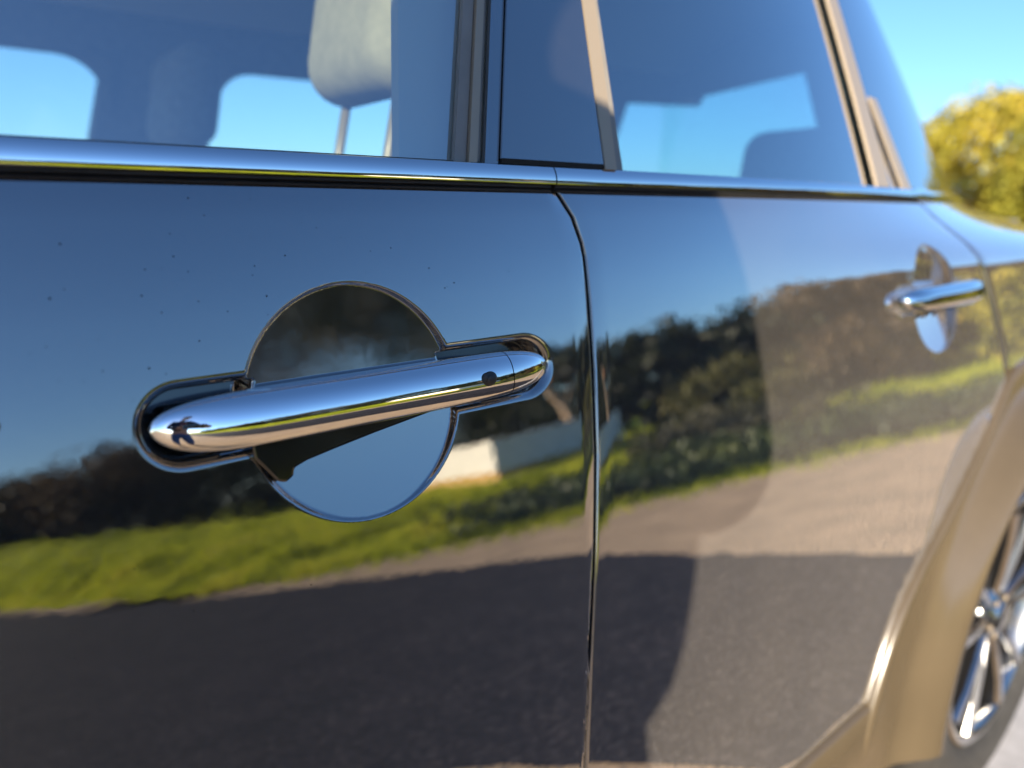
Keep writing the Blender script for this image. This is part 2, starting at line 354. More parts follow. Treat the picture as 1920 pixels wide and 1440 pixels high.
# ---- handles
def handle_section(x, x0, x1, n=48):
    xi = (x-(x0+x1)/2)/((x1-x0)/2)
    h = .0140*max(0, 1-abs(xi)**(7.5 if xi < 0 else 6))**.5
    front = -(.007+.0185*max(0, 1-abs(xi)**(6 if xi < 0 else 3.6))**.6)
    back = front + .0235*max(0.02, 1-abs(xi)**5)**.5
    yc, hy = (front+back)/2, (back-front)/2; ring = []
    for k in range(n):
        t = 2*math.pi*k/n; c, s = math.cos(t), math.sin(t)
        ey = -c; ez = s
        p = 2/2.25
        yy = math.copysign(abs(ey)**p, ey)*hy; zz_ = math.copysign(abs(ez)**p, ez)*h
        y = yc+yy
        ring.append((x, y - float(np.interp(HZ+zz_, zz, ss))*.9, HZ+.0019+zz_))
    return ring
HX0, HX1, HS = .0690, .3165, .2765
def handle_piece(name, xa, xb, parent, mat):
    n = 48; t = np.linspace(0, 1, 90)
    xs_ = xa+(xb-xa)*t
    L = HX1-HX0
    if xa <= HX0+1e-6: xs_ = HX0+(xb-HX0)*(t**1.9)
    if xb >= HX1-1e-6: xs_ = xs_[::-1]; xs_ = HX1-(HX1-xa)*((1-t)**1.0*0+(1-t)**1.9)
    V = []; F = []
    for x in xs_: V += handle_section(float(min(max(x, HX0+1e-5), HX1-1e-5)), HX0, HX1, n)
    F = [tuple(q) for q in quads(len(xs_), n, True)]
    F.append(tuple(range(n))); F.append(tuple(range((len(xs_)-1)*n, len(xs_)*n))[::-1])
    me = mesh(name, V, F); me.flip_normals()
    o = link(name, me, mat, parent); e = o.modifiers.new('crease', 'EDGE_SPLIT'); e.split_angle = R(50); return o
grip = handle_piece('door_handle', HX0, HS-.0004, door, M['chrome'])
lock = handle_piece('lock_cover', HS+.0004, HX1, door, M['chrome'])
def ellipsoid(c, r, nu=24, nv=14):
    V = []; 
    for i in range(nv+1):
        a = math.pi*i/nv
        for k in range(nu):
            b = 2*math.pi*k/nu; V.append((c[0]+r[0]*math.sin(a)*math.cos(b), c[1]+r[1]*math.cos(a), c[2]+r[2]*math.sin(a)*math.sin(b)))
    return V, [tuple(q) for q in quads(nv+1, nu, True)]
bx = .2555; by = min(p[1] for p in handle_section(bx, HX0, HX1))
btn = link('lock_button', mesh('lock_button', *join([ellipsoid((bx, by+.0002, HZ+.0032), (.0054, .0026, .0046)), ellipsoid((bx, by-.0022, HZ+.0032), (.0036, .0014, .0031))])), M['rubber'], door)
for src in (grip, lock):
    c = src.copy(); COL.objects.link(c); c.parent = rdoor; c.location.x = .805
    c['label'] = 'sunlit chrome piece of the far door handle'
# handle feet inside the slot
for par, dx in ((door, 0),):
    for mx_ in (.092, .286): bevel(link('handle_mount', mesh('handle_mount', *box((mx_+dx, .001, HZ), (.026, .018, .018))), M['gloss_black'], par, False), .003)

# added dark piece standing in for the grip's underside mirrored in the dish
def dark_band(par, dx):
    pts = [(.1150, .893), (.1155, .878), (.120, .872), (.1255, .864), (.130, .8625), (.1345, .865), (.1355, .869), (.143, .8715), (.160, .8745), (.185, .8785), (.210, .882), (.232, .8850), (.246, .889), (.247, .893)]
    V = []; n_ = len(pts)
    for y in (-.006, .0035): V += [(x+dx, y-float(np.interp(z, zz, ss))*.9, z) for x, z in pts]
    F = [tuple(range(n_)), tuple(range(2*n_-1, n_-1, -1))]+[(i, n_+i, n_+(i+1) % n_, (i+1) % n_) for i in range(n_)]
    bevel(link('grip_reflection', mesh('grip_reflection', V, F), M['recess_shade'], par, False), .0015)
dark_band(door, 0)
# ---- dirt specks on the near door
V = []; F = []
spots = []
for _ in range(44):
    cx, cz = random.choice([(.03, .975), (.065, .95), (.10, .985), (.09, .955), (.06, .925), (.13, .965), (.20, .975), (.02, .93)])
    spots.append((random.gauss(cx, .024), random.gauss(cz, .016), random.uniform(.00025, .0006)))
for _ in range(70): spots.append((random.uniform(.0, .33), random.uniform(.80, 1.0), random.uniform(.00018, .0005)))
for x, z, r in spots:
    z = min(z, 1.008)
    if float(recess(np.array([x]), np.array([z]))[0]) > .0001: continue
    y = float(body_y(np.array([x]), np.array([z]))[0])
    b = len(V)
    for k in range(7):
        t = 2*math.pi*k/7; V.append((x+r*math.cos(t)*random.uniform(.8, 1.2), y-.00005, z+r*math.sin(t)*random.uniform(.8, 1.2)))
    V.append((x, y-.0004, z)); F += [(b+k, b+(k+1) % 7, b+7) for k in range(7)]
link('dirt_specks', mesh('dirt_specks', V, F), M['speck'], door, kind='stuff')

# ---- belt line: seal and chrome strip
def strip(name, x0, x1, prof, mat, parent, n=60, yfn=None):
    """a moulding along the belt; prof is a list of (dy, z)"""
    xs_ = np.linspace(x0, x1, n); P = np.zeros((n, len(prof), 3))
    for k, (dy, z) in enumerate(prof):
        P[:, k, 0] = xs_; P[:, k, 2] = z; P[:, k, 1] = glass_y(xs_, np.full(n, 1.032)) + dy
    V = P.reshape(-1, 3).tolist(); F = [tuple(q) for q in quads(n, len(prof))]
    m = len(prof); F.append(tuple(range(m))[::-1]); F.append(tuple(range((n-1)*m, n*m)))
    o = link(name, mesh(name, V, F), mat, parent); e = o.modifiers.new('crease', 'EDGE_SPLIT'); e.split_angle = R(50); return o
arc = [(-.0150*math.cos(R(a))+.0070, 1.0226+.0150*math.sin(R(a))) for a in np.linspace(-7, 42, 22)]
arc = [(.006, 1.0206), (-.0070, 1.0206), (-.0077, 1.0207)]+arc+[(-.0030, 1.0330), (.004, 1.0334)]
seal_prof = [(.006, 1.0150), (-.004, 1.0155), (-.0055, 1.0165), (-.003, 1.0174), (-.0050, 1.0186), (-.0045, 1.0203), (.006, 1.0207)]
strip('weather_seal', -.74, .351, seal_prof, M['rubber'], door)
strip('belt_trim', -.74, .3530, arc, M['chrome'], door)
strip('weather_seal', .355, 1.10, seal_prof, M['rubber'], rdoor)
strip('belt_trim', .3542, 1.12, arc, M['chrome'], rdoor)
strip('window_seal', -.74, .30, [(.003, 1.0329), (.001, 1.0332), (.001, 1.0338), (.005, 1.0342)], M['rubber'], door)

# ---- greenhouse: glass, pillars
def gl_panel(name, xl, xr, z0, z1, mat, parent, dy=0, nx=24, nz=14, th=.004):
    P = np.zeros((nz, nx, 3)); z = np.linspace(z0, z1, nz)
    for i in range(nz):
        a, b = xl(z[i]), xr(z[i]); P[i, :, 0] = np.linspace(a, b, nx); P[i, :, 2] = z[i]; P[i, :, 1] = glass_y(P[i, :, 0], z[i]) + dy
    o = link(name, grid_mesh(name, P), mat, parent)
    if th: solid(o, th, -1)
    return o
ZR = 1.46
gx = lambda a, s: (lambda z: a + s*(z-1.036))
gl_panel('window_glass', lambda z: -.72+.75*(z-1.036), gx(.272, .30), 1.028, 1.43, M['glass'], door, .004, 30, 16, .0)
gl_panel('window_channel', gx(.272, .30), gx(.281, .295), 1.033, ZR-.03, M['channel'], door, -.001, 3)
gl_panel('window_channel', gx(.2815, .295), gx(.288, .29), 1.033, ZR-.03, M['satin_trim'], door, -.004, 3)
gl_panel('window_channel', gx(.2885, .29), gx(.2945, .286), 1.033, ZR-.03, M['channel'], door, .002, 3)
gl_panel('window_channel', gx(.295, .286), gx(.306, .286), 1.033, ZR-.03, M['gloss_black'], door, -.003, 4)
gl_panel('pillar_cover', gx(.3066, .286), gx(.404, .07), 1.0365, ZR-.03, M['gloss_black'], rdoor, -.006, 12, 14, .006)
gl_panel('window_channel', gx(.4055, .07), gx(.418, .08), 1.033, ZR-.03, M['satin_trim'], rdoor, -.006, 5)
gl_panel('window_channel', gx(.4185, .08), gx(.430, .05), 1.033, ZR-.03, M['channel'], rdoor, -.001, 4)
gl_panel('window_glass', gx(.430, .05), gx(.908, .04), 1.028, 1.43, M['glass_privacy'], rdoor, .004, 30, 16, .0)
gl_panel('window_channel', gx(.908, .04), gx(.955, .02), 1.033, ZR-.03, M['satin_trim'], rdoor, -.005, 8)
gl_panel('quarter_window', gx(.956, .02), gx(1.02, -.02), 1.033, 1.43, M['dark_glass'], car, .004, 8, 12, .004)
gl_panel('pillar_trim', lambda z: 1.021-.30*(z-1.036), lambda z: 1.062-.38*(z-1.036), 1.033, 1.15, M['satin_trim'], car, -.002, 5, 10, .003)
gl_panel('quarter_window', gx(1.02, -.02), gx(1.95, -.20), 1.033, 1.452, M['dark_glass'], car, .006, 50, 18, .004)
# black backing strip low on the applique
strip('weather_seal', .3075, .41, [(.004, 1.0329), (-.004, 1.0331), (-.004, 1.0362), (.004, 1.0364)], M['gap_dark'], rdoor, 8)

# ---- quarter panel, tailgate, roof, far side
zq = np.concatenate([np.linspace(0, 1, 30)]); nu_ = 60
P = np.zeros((len(zq), nu_, 3)); uu = np.linspace(0, 1, nu_)
WC = (1.335, .33)
def arch_top(x):
    d = np.clip(1-((x-1.37)/.46)**2, 0, 1); return np.where(np.abs(x-1.37) < .46, .33+.46*np.sqrt(d), .33)
for i, v in enumerate(zq):
    x = 1.226+uu*(2.06-1.226)
    for _ in range(3):
        zb = np.maximum(np.where(x < 1.40, .775, arch_top(x)), .42); z = zb+(1.036-zb)*v
        x = np.maximum(shut_x(np.maximum(z, .766)), .0)+.0022+uu*(2.06-shut_x(np.maximum(z, .766)))
    P[i, :, 0] = x; P[i, :, 2] = z; P[i, :, 1] = body_y(x, z) + .35*np.clip(x-1.75, 0, None)**2*3
    P[i, 0, 1] += .003
    if v > .97: P[i, :, 1] = np.maximum(P[i, :, 1], glass_y(x, 1.033)-.004)
edge0 = P[:, :1].copy(); edge0[:, :, 1] += .03
link('quarter_panel', grid_mesh('quarter_panel', np.concatenate([edge0, P], 1)), M['paint'], car)
strip('belt_trim', 1.122, 1.9, arc, M['chrome'], car)

CY = .80   # half width: the car's middle plane
def roof_pt(x, t):
    """t from -1 (near edge) to 1 (far edge)"""
    e = float(glass_y(np.array([x]), np.array([ZR-.02]))[0]); e = min(e, .72)
    y = CY+(CY-e)*t; z = ZR-.02+.075*(1-t*t)-.05*max(0, x-1.2)**2; return (x, y, z)
xr_ = np.linspace(-.55, 1.88, 40); tt_ = np.linspace(-1, 1, 25)
Pr = np.array([[roof_pt(x, t) for t in tt_] for x in xr_])
ro = link('roof', grid_mesh('roof', Pr), M['paint'], car); solid(ro, .008)
Pl = Pr.copy(); Pl[:, :, 2] -= .022
link('headliner', grid_mesh('headliner', Pl), M['headliner'], car)

def far(o_y): return 2*CY-o_y
def far_panel(name, xl, xr, z0, z1, mat, dy, nx=16, nz=10, th=.004, fn=glass_y):
    P = np.zeros((nz, nx, 3)); z = np.linspace(z0, z1, nz)
    for i in range(nz):
        P[i, :, 0] = np.linspace(xl(z[i]), xr(z[i]), nx); P[i, :, 2] = z[i]; P[i, :, 1] = far(fn(P[i, :, 0], z[i])+dy)
    o = link(name, grid_mesh(name, P, True), mat, car)
    if th: solid(o, th)
    return o
far_panel('side_panel', lambda z: -.75, lambda z: 2.0, .25, 1.034, M['paint'], 0, 30, 20, .03, body_y)
far_panel('window_frame', lambda z: -.75+.6*(z-1.0), lambda z: 1.93, 1.325, ZR, M['interior'], .004, 30, 6, .03)
far_panel('pillar', gx(.30, .22), gx(.56, .12), 1.03, 1.33, M['interior'], .004, 8, 10, .05)
far_panel('pillar', gx(1.66, -.1), gx(1.74, -.1), 1.03, 1.33, M['interior'], .004, 8, 10, .05)
far_panel('window_glass', gx(-.72, .7), gx(.30, .22), 1.03, 1.33, M['glass_far'], 0, th=0)
far_panel('window_glass', gx(.56, .12), gx(1.66, -.1), 1.03, 1.33, M['glass_far'], 0, th=0)
far_panel('window_glass', gx(1.74, -.1), gx(1.95, -.2), 1.03, 1.33, M['glass_far'], 0, th=0)
def far_fillet(cx, cz, sx, sz, r=.08):
    arc_ = [(cx+sx*r*(1-math.sin(a)), cz+sz*r*(1-math.cos(a))) for a in np.linspace(0, math.pi/2, 9)]
    pts = [(cx-sx*.01, cz-sz*.01)]+arc_
    V = [(x, float(far(glass_y(np.array([x]), z)[0]+.006)), z) for x, z in pts]
    o = link('window_frame', mesh('window_frame', V, [(0, i, i+1) for i in range(1, len(V)-1)]), M['interior'], car, False); solid(o, .03, 0)
far_fillet(.364, 1.327, -1, -1, .10); far_fillet(.594, 1.327, 1, -1, .07); far_fillet(.305, 1.03, -1, 1, .03)
tg = []
def slab(name, pts, mat, th=.03, parent=car):
    o = link(name, mesh(name, pts, [tuple(range(len(pts)))]), mat, parent, False); solid(o, th, 0); return o
slab('tailgate', [(2.03, .20, .42), (2.03, 1.40, .42), (1.97, 1.22, 1.03), (1.97, .38, 1.03)], M['paint'])
slab('tailgate_frame', [(1.97, .42, 1.03), (1.97, .64, 1.03), (1.86, .70, 1.365), (1.86, .57, 1.365)], M['interior'])
slab('tailgate_frame', [(1.86, .57, 1.372), (1.86, 1.17, 1.332), (1.80, 1.08, ZR+.05), (1.80, .68, ZR+.05)], M['interior'])
slab('window_glass', [(1.968, .64, 1.031), (1.968, 1.27, 1.031), (1.858, 1.17, 1.331), (1.858, .70, 1.363)], M['glass_far'], .004)
slab('floor_pan', [(-.9, .05, .27), (2.0, .05, .27), (2.0, 1.55, .27), (-.9, 1.55, .27)], M['interior'])
# inner door cards keep the cabin dark below the belt
for y0 in (.085, 1.515): slab('door_card', [(-.75, y0, .28), (1.15, y0, .28), (1.15, y0, 1.0), (-.75, y0, 1.0)], M['interior'], .02)
slab('load_floor', [(1.2, .14, .98), (1.95, .2, .98), (1.95, 1.4, .98), (1.2, 1.46, .98)], M['interior'], .02)
# front end
zf = np.linspace(.42, 1.012, 26); xf = np.linspace(-1.75, -.755, 30); XF, ZF = np.meshgrid(xf, zf)
YF = body_y(XF, ZF)+.45*np.clip(-1.1-XF, 0, None)**2; ZF2 = ZF-.10*np.clip((-.75-XF), 0, None)**1.2*(ZF-.42)/.59
fe = link('front_wing', grid_mesh('front_wing', np.stack([XF, YF, ZF2], -1)), M['paint'], car)
Pb = np.zeros((30, 16, 3))
for i, x in enumerate(xf):
    y0, z0 = YF[-1, i], ZF2[-1, i]
    for k, t in enumerate(np.linspace(-1, 1, 16)): Pb[i, k] = (x, CY+(CY-y0)*t, z0+.05*(1-t*t))
link('bonnet', grid_mesh('bonnet', Pb), M['paint'], car)
slab('windscreen', [(-.80, .06, 1.03), (-.80, 1.54, 1.03), (-.50, 1.38, ZR), (-.50, .22, ZR)], M['glass_far'], .005)
V, F = tube([(-.80, .045, 1.02), (-.66, .10, 1.22), (-.50, .19, ZR)], .028, 10); link('pillar', mesh('pillar', V, F), M['gloss_black'], car)
V, F = tube([(-.80, 1.555, 1.02), (-.66, 1.50, 1.22), (-.50, 1.41, ZR)], .028, 10); link('pillar', mesh('pillar', V, F), M['gloss_black'], car)
slab('dashboard', [(-.80, .1, .98), (-.80, 1.5, .98), (-.42, 1.5, .93), (-.42, .1, .93)], M['interior'], .05)

# ---- seats
def pad(c, s, mat, name, parent, tilt=0, rnd=.04):
    V, F = box((0, 0, 0), s); o = link(name, mesh(name, V, F), mat, parent, True); o.location = c; o.rotation_euler = (0, tilt, 0)
    b = o.modifiers.new('bevel', 'BEVEL'); b.width = rnd; b.segments = 5; return o
def seat(x, y, wd, hr_mat, hy=.24):
    s = pad((x-.20, y, .46), (.50, wd, .16), M['seat_cloth'], 'seat', car)
    pad((.25, 0, .27), (.13, wd, .56), M['seat_cloth'], 'backrest', s, .26)
    for k in (-1, 1): pad((.27, k*wd*.44, .24), (.15, .08, .46), M['seat_cloth'], 'bolster', s, .26, .03)
    pad((.39, 0, .755), (.085, hy, .185), hr_mat, 'headrest', s, .20, .04)
    for k in (-1, 1): link('headrest_post', mesh('headrest_post', *tube([(.345, k*.06, .52), (.385, k*.06, .69)], .006, 8)), M['satin_trim'], s)
    return s
seat(.235, .40, .48, M['pale_cloth'], .20); seat(.24, 1.17, .48, M['seat_cloth'])
def lining(a, b, c, d, y): slab('pillar_lining', [(a, y, 1.0), (b, y, 1.0), (d, y+.115, 1.40), (c, y+.115, 1.40)], M['headliner'], .01)
def belt():
    pts = [(.306, .20, 1.38), (.325, .14, 1.28), (.365, .20, 1.12), (.38, .26, 1.0)]; V = []
    for x, y, z in pts: V += [(x-.024, y, z), (x+.024, y-.004, z)]
    o = link('seat_belt', mesh('seat_belt', V, [(2*i, 2*i+1, 2*i+3, 2*i+2) for i in range(3)]), M['pale_cloth'], car); solid(o, .002)
belt()
lining(.245, .41, .325, .44, .062)
rs = pad((.98, CY, .55), (.48, 1.24, .17), M['seat_cloth'], 'seat', car)
pad((.33, 0, .26), (.14, 1.24, .52), M['seat_cloth'], 'backrest', rs, .28)
for k in (-.36, .36): pad((.43, k, .54), (.09, .26, .16), M['seat_cloth'], 'headrest', rs, .2, .05)

# ---- cladding
OUT = [(.770, .30), (.780, .36), (.789, .412), (.806, .455), (.830, .50), (.861, .539), (.91, .575), (.966, .605), (1.03, .641), (1.093, .677), (1.16, .718), (1.22, .757), (1.28, .778), (1.37, .788), (1.48, .772), (1.60, .715), (1.72, .60), (1.80, .46), (1.83, .33)]
n = len(OUT); prof = [(0, .020, 0), (0, -.003, 0), (.02, -.0075, 0), (.09, -.0075, 0), (.12, -.004, .03), (.17, -.003, .05), (.40, -.004, .10), (.52, -.005, .16), (.62, -.010, .34), (.74, -.024, .62), (.86, -.038, .9), (.94, -.044, 1.), (1.0, -.045, 1), (1.0, -.022, 1), (1.0, .08, 1)]
OUTd = []
for i in range(n-1):
    for t in np.linspace(0, 1, 4, endpoint=False): OUTd.append(tuple(np.array(OUT[i])*(1-t)+np.array(OUT[i+1])*t))
OUTd.append(OUT[-1])
P = np.zeros((len(OUTd), len(prof), 3)); N = len(OUTd)
oa = np.array(OUTd)
for _ in range(2): oa[1:-1] = .25*oa[:-2]+.5*oa[1:-1]+.25*oa[2:]
seglen = np.concatenate([[0], np.cumsum(np.hypot(*np.diff(oa, axis=0).T))]); seglen /= seglen[-1]
for i in range(N):
    a = R(185 - 190*seglen[i]); ix, iz = WC[0]+.375*math.cos(a), WC[1]+.375*math.sin(a)
    for k, (t, dy, wlip) in enumerate(prof):
        x, z = oa[i][0]*(1-t)+ix*t, oa[i][1]*(1-t)+iz*t
        yb = float(body_y(np.array([oa[i][0]]), np.array([max(oa[i][1], .35)]))[0])
        P[i, k] = (x, yb*(1-wlip)+(-.052)*wlip + dy, z)
link('arch_cladding', grid_mesh('arch_cladding', P), M['cladding'], car)
sp = [(.02, .432), (-.003, .431), (-.006, .428), (-.008, .40), (-.012, .36), (-.004, .33), (.0, .27), (.03, .235), (.2, .23)]
xs_ = np.linspace(-1.0, .79, 40); P = np.zeros((40, len(sp), 3))
for k, (dy, z) in enumerate(sp): P[:, k, 0] = xs_ - (.012 if k > 2 else 0); P[:, k, 2] = z; P[:, k, 1] = body_y(xs_, np.full(40, max(z, .36)))+dy
link('sill_cladding', grid_mesh('sill_cladding', P[:, ::-1]), M['cladding'], car)

# ---- rear wheel
def lathe(prof, n=72):
    """prof: list of (r, y); axis along y"""
    V = [(r*math.cos(2*math.pi*k/n), y, r*math.sin(2*math.pi*k/n)) for r, y in prof for k in range(n)]
    return V, [tuple(q) for q in quads(len(prof), n, True)]
def wheel(x, y):
    ty = link('wheel', mesh('wheel', *lathe([(.225, .012), (.232, -.004), (.245, -.012), (.275, -.017), (.305, -.012), (.322, .002), (.33, .022), (.331, .09), (.33, .16), (.318, .185), (.27, .19), (.22, .18)])), M['tyre'], car)
    ty.location = (x, y, .33)
    link('rim', mesh('rim', *lathe([(.226, .012), (.228, .0), (.224, -.006), (.214, -.006), (.206, .004), (.203, .03), (.198, .10), (.20, .18)])), M['rim'], ty)
    link('brake_disc', mesh('brake_disc', *lathe([(.0, .10), (.14, .10), (.15, .105), (.15, .12), (.0, .12)], 48)), M['satin_trim'], ty)
    link('wheel_well', mesh('wheel_well', *lathe([(.0, .125), (.2, .125), (.2, .13), (.0, .13)], 48)), M['gap_dark'], ty)
    link('hub_cap', mesh('hub_cap', *lathe([(.0, -.004), (.020, -.004), (.027, -.001), (.030, .006), (.052, .010), (.060, .022), (.060, .06)], 40)), M['rim'], ty)
    sm = None
    for k in range(10):
        a = 2*math.pi*(k//2)/5+R(14) + (R(13) if k % 2 else -R(13))
        if sm is None:
            rows = [(.045, .011, .010), (.09, .0075, .004), (.15, .008, -.002), (.205, .012, -.004)]; V = []; F = []
            for r, hw, yy in rows: V += [(r, yy+.004, -hw), (r, yy-.003, -hw*.75), (r, yy-.003, hw*.75), (r, yy+.004, hw), (r, yy+.035, hw*.7), (r, yy+.035, -hw*.7)]
            F = [tuple(q) for q in quads(4, 6, True)]; sm = mesh('spoke', V, F); sm.materials.append(M['rim']); sm.flip_normals(); sm.materials.append(M['rim_black'])
            for pl in sm.polygons:
                if pl.center.y > .004+ (0.010 if pl.center.x < .08 else 0): pl.material_index = 1
        o = bpy.data.objects.new('spoke', sm); COL.objects.link(o); o.parent = ty; o.rotation_euler = (0, -a, 0)
    for k in range(5):
        a = 2*math.pi*k/5+R(50); V, F = tube([(.036*math.cos(a), .006, .036*math.sin(a)), (.036*math.cos(a), .002, .036*math.sin(a))], .006, 6); link('wheel_bolt', mesh('wheel_bolt', V, F), M['satin_trim'], ty)
    return ty
wheel(WC[0], -.045)
# dark wheel housing
V, F = lathe([(.40, -.03), (.41, .30), (.0, .30)], 40); hw = link('wheel_housing', mesh('wheel_housing', V, F), M['gap_dark'], car); hw.location = (WC[0], 0, .34)

# ------------------------------------------------------------------ trees
BARK = simple('bark', (.10, .075, .05), .9, var=.4, scale=8, bump=.6, bscale=20, bd=.03)
FOL = {
 'olive': foliage_mat('olive_leaves', (.055, .058, .018), (.13, .122, .034), (.22, .18, .065), .9, .45),
 'pine': foliage_mat('pine_needles', (.012, .018, .008), (.028, .036, .014), (.055, .055, .022)),
 'brown': foliage_mat('brown_leaves', (.055, .037, .019), (.11, .073, .035), (.16, .108, .052)),
 'autumn': foliage_mat('autumn_leaves', (.20, .22, .03), (.42, .36, .045), (.62, .36, .055), .4),
 'gold': foliage_mat('gold_leaves', (.28, .27, .035), (.50, .41, .05), (.66, .42, .06), .4),
 'green': foliage_mat('green_leaves', (.05, .08, .012), (.12, .15, .024), (.22, .22, .04)),
}
def leaf_cloud(centers, radii, per, size, squash=.8):
    """many small leaf quads in clumps"""
    c = np.repeat(np.asarray(centers), per, 0); r = np.repeat(np.asarray(radii), per)
    d = rng.normal(size=c.shape); d /= np.linalg.norm(d, axis=1)[:, None]
    rad = rng.random(len(c))**.5; p = c + d*(r*rad)[:, None]*np.array([1, 1, squash])
    a = rng.normal(size=p.shape); a /= np.linalg.norm(a, axis=1)[:, None]
    b = np.cross(a, rng.normal(size=p.shape)); b /= np.linalg.norm(b, axis=1)[:, None]
    s = size*rng.uniform(.5, 1.3, len(p))[:, None]
    V = np.stack([p-a*s, p-b*s*.45, p+a*s, p+b*s*.45], 1).reshape(-1, 3); F = np.arange(len(V)).reshape(-1, 4)
    return V, F
G = 'trees along the grass bank'
def tree(x, y, h, wd, kind, label, trunk=.3, clumps=38, per=70, size=.16, group=None, name='tree', bare=.35):
    z0 = float(land_h(np.array([x]), np.array([y]))[0]) if verge_y(x) > y else 0.0
    if group == G: h = h - z0
    t = empty(name, (x, y, z0), label, 'tree', group)
    parts = []; lean = rng.normal(0, .05*h, 2)
    top = Vector((lean[0], lean[1], h*.8)); mid = Vector((lean[0]*.3, lean[1]*.3, h*trunk)); r0 = .022*h+.03
    parts.append(tube([(0, 0, -.15), (0, 0, .1), mid, (mid+top)/2, top], [r0*1.5, r0*1.1, r0*.8, r0*.45, r0*.12], 9))
    cs = []; rs_ = []
    for k in range(clumps):
        a = rng.uniform(0, 2*math.pi); zf_ = rng.uniform(0, 1); rr = wd*.5*math.sqrt(max(.05, 1-(2*zf_-.85)**2*.78))*rng.uniform(.25, 1.0)**.6
        c = Vector((lean[0]*zf_+rr*math.cos(a), lean[1]*zf_+rr*math.sin(a), h*(bare+(.97-bare)*zf_)))
        cs.append(c); rs_.append(wd*rng.uniform(.10, .20))
        if k % 4 == 0:
            s = mid.lerp(top, rng.uniform(0, .7)); parts.append(tube([s, s.lerp(c, .5)+Vector((0, 0, .04*h)), c], [r0*.34, r0*.2, r0*.06], 6))
    V, F = join(parts); link('trunk', mesh('trunk', V, F), BARK, t)
    V, F = leaf_cloud([tuple(c) for c in cs], rs_, per, size); link('crown', fast_mesh('crown', V, F), FOL[kind], t, False)
    return t
# (x, y, height, crown width, kind, label)
tree(-7, -33, 3.4, 6, 'olive', 'low olive green tree at the far left end of the bank row', group=G, bare=.05, clumps=90, per=130, size=.10)
tree(-2, -31, 3.5, 6.5, 'olive', 'broad olive green tree rising above the sunlit grass', group=G, bare=.05, clumps=90, per=130, size=.10)
tree(1.2, -28, 3.3, 5.0, 'pine', 'dark evergreen tree between two olive green trees', group=G, bare=.05, clumps=90, per=130, size=.10)
tree(3.6, -26, 3.6, 6.0, 'brown', 'wide brownish tree with twisted dark trunk on the grass bank', group=G, bare=.22, clumps=90, per=130, size=.10)
tree(5.0, -29, 3.9, 7.0, 'olive', 'tall olive green tree behind the brownish one on the bank', group=G, bare=.02, clumps=90, per=130, size=.10)
tree(7.5, -27, 4.2, 7.0, 'olive', 'olive green tree mirrored just left of the dished handle', group=G, bare=.05, clumps=90, per=130, size=.10)
tree(10.5, -24.5, 4.3, 7, 'brown', 'brown leaved tree behind the white block', group=G, bare=.03, clumps=90, per=130, size=.10)
tree(12.5, -20, 4.2, 6.5, 'pine', 'dark pine behind the shaded end of the white block', group=G, bare=.03, clumps=90, per=130, size=.10)
tree(13.5, -16, 3.4, 5.0, 'pine', 'dark pine closing the gap beside the bare stem', group=G, bare=.03, clumps=80)
tree(9.9, -10.2, 2.5, 2.6, 'pine', 'small ragged dark pine beside the bare leaning stem', group=G, bare=.25, clumps=34, size=.11)
tree(10.9, -9.0, 2.35, 3.4, 'pine', 'dense dark pine mirrored right of the door gap', group=G, bare=.1, clumps=60, size=.12)
tree(12.2, -7.9, 2.25, 4.0, 'pine', 'tallest dark pine of the verge row', group=G, bare=.06, clumps=70, size=.12)
tree(13.4, -6.5, 2.55, 4.0, 'brown', 'brown bushy tree mirrored in the sunlit door', group=G, bare=.08, clumps=70, size=.13)
tree(14.3, -5.2, 2.6, 4.4, 'brown', 'large brown tree mirrored near the small handle', group=G, bare=.08, clumps=70, size=.13)
tree(15.6, -3.8, 2.45, 4.4, 'brown', 'russet brown tree mirrored above the wheel arch', group=G, bare=.08, clumps=70, size=.13)
tree(17.5, -2.2, 2.5, 4.4, 'brown', 'brown tree at the far end of the verge row', group=G, bare=.08, clumps=70, size=.13)
tree(11.2, -5.2, 1.1, 2.6, 'brown', 'low brown shrub in front of the brown trees', group='shrubs on the verge', name='shrub', bare=.0, clumps=30, size=.09)
tree(10.2, -6.6, 1.0, 2.4, 'olive', 'low dull shrub at the foot of the dark pines', group='shrubs on the verge', name='shrub', bare=.0, clumps=30, size=.09)
tree(12.6, -3.4, 1.5, 2.6, 'autumn', 'yellow leaved shrub near the end of the verge', group='shrubs on the verge', name='shrub', bare=.0, clumps=30, size=.09)
# seen directly behind the car
G2 = 'autumn trees beyond the car'
tree(23.0, 6.6, 3.9, 5.4, 'gold', 'rounded yellow and green autumn tree beyond the car roof line', group=G2, bare=.03, clumps=110, per=150, size=.10)
tree(21.5, 3.6, 3.7, 5.6, 'autumn', 'orange topped autumn tree at the right edge', group=G2, bare=.03, clumps=110, per=150, size=.10)
tree(22, .4, 3.5, 5.4, 'green', 'green tree standing beyond the wheel', group=G2, bare=.05, clumps=80, per=80, size=.15)
tree(20.5, 4.9, 2.5, 3.4, 'autumn', 'low yellow green bush in front of the golden tree', group=G2, bare=.0, clumps=60, per=130, size=.09)
tree(29, 12, 3.6, 5, 'green', 'distant green tree hidden behind the cabin', group=G2, bare=.05, clumps=50)

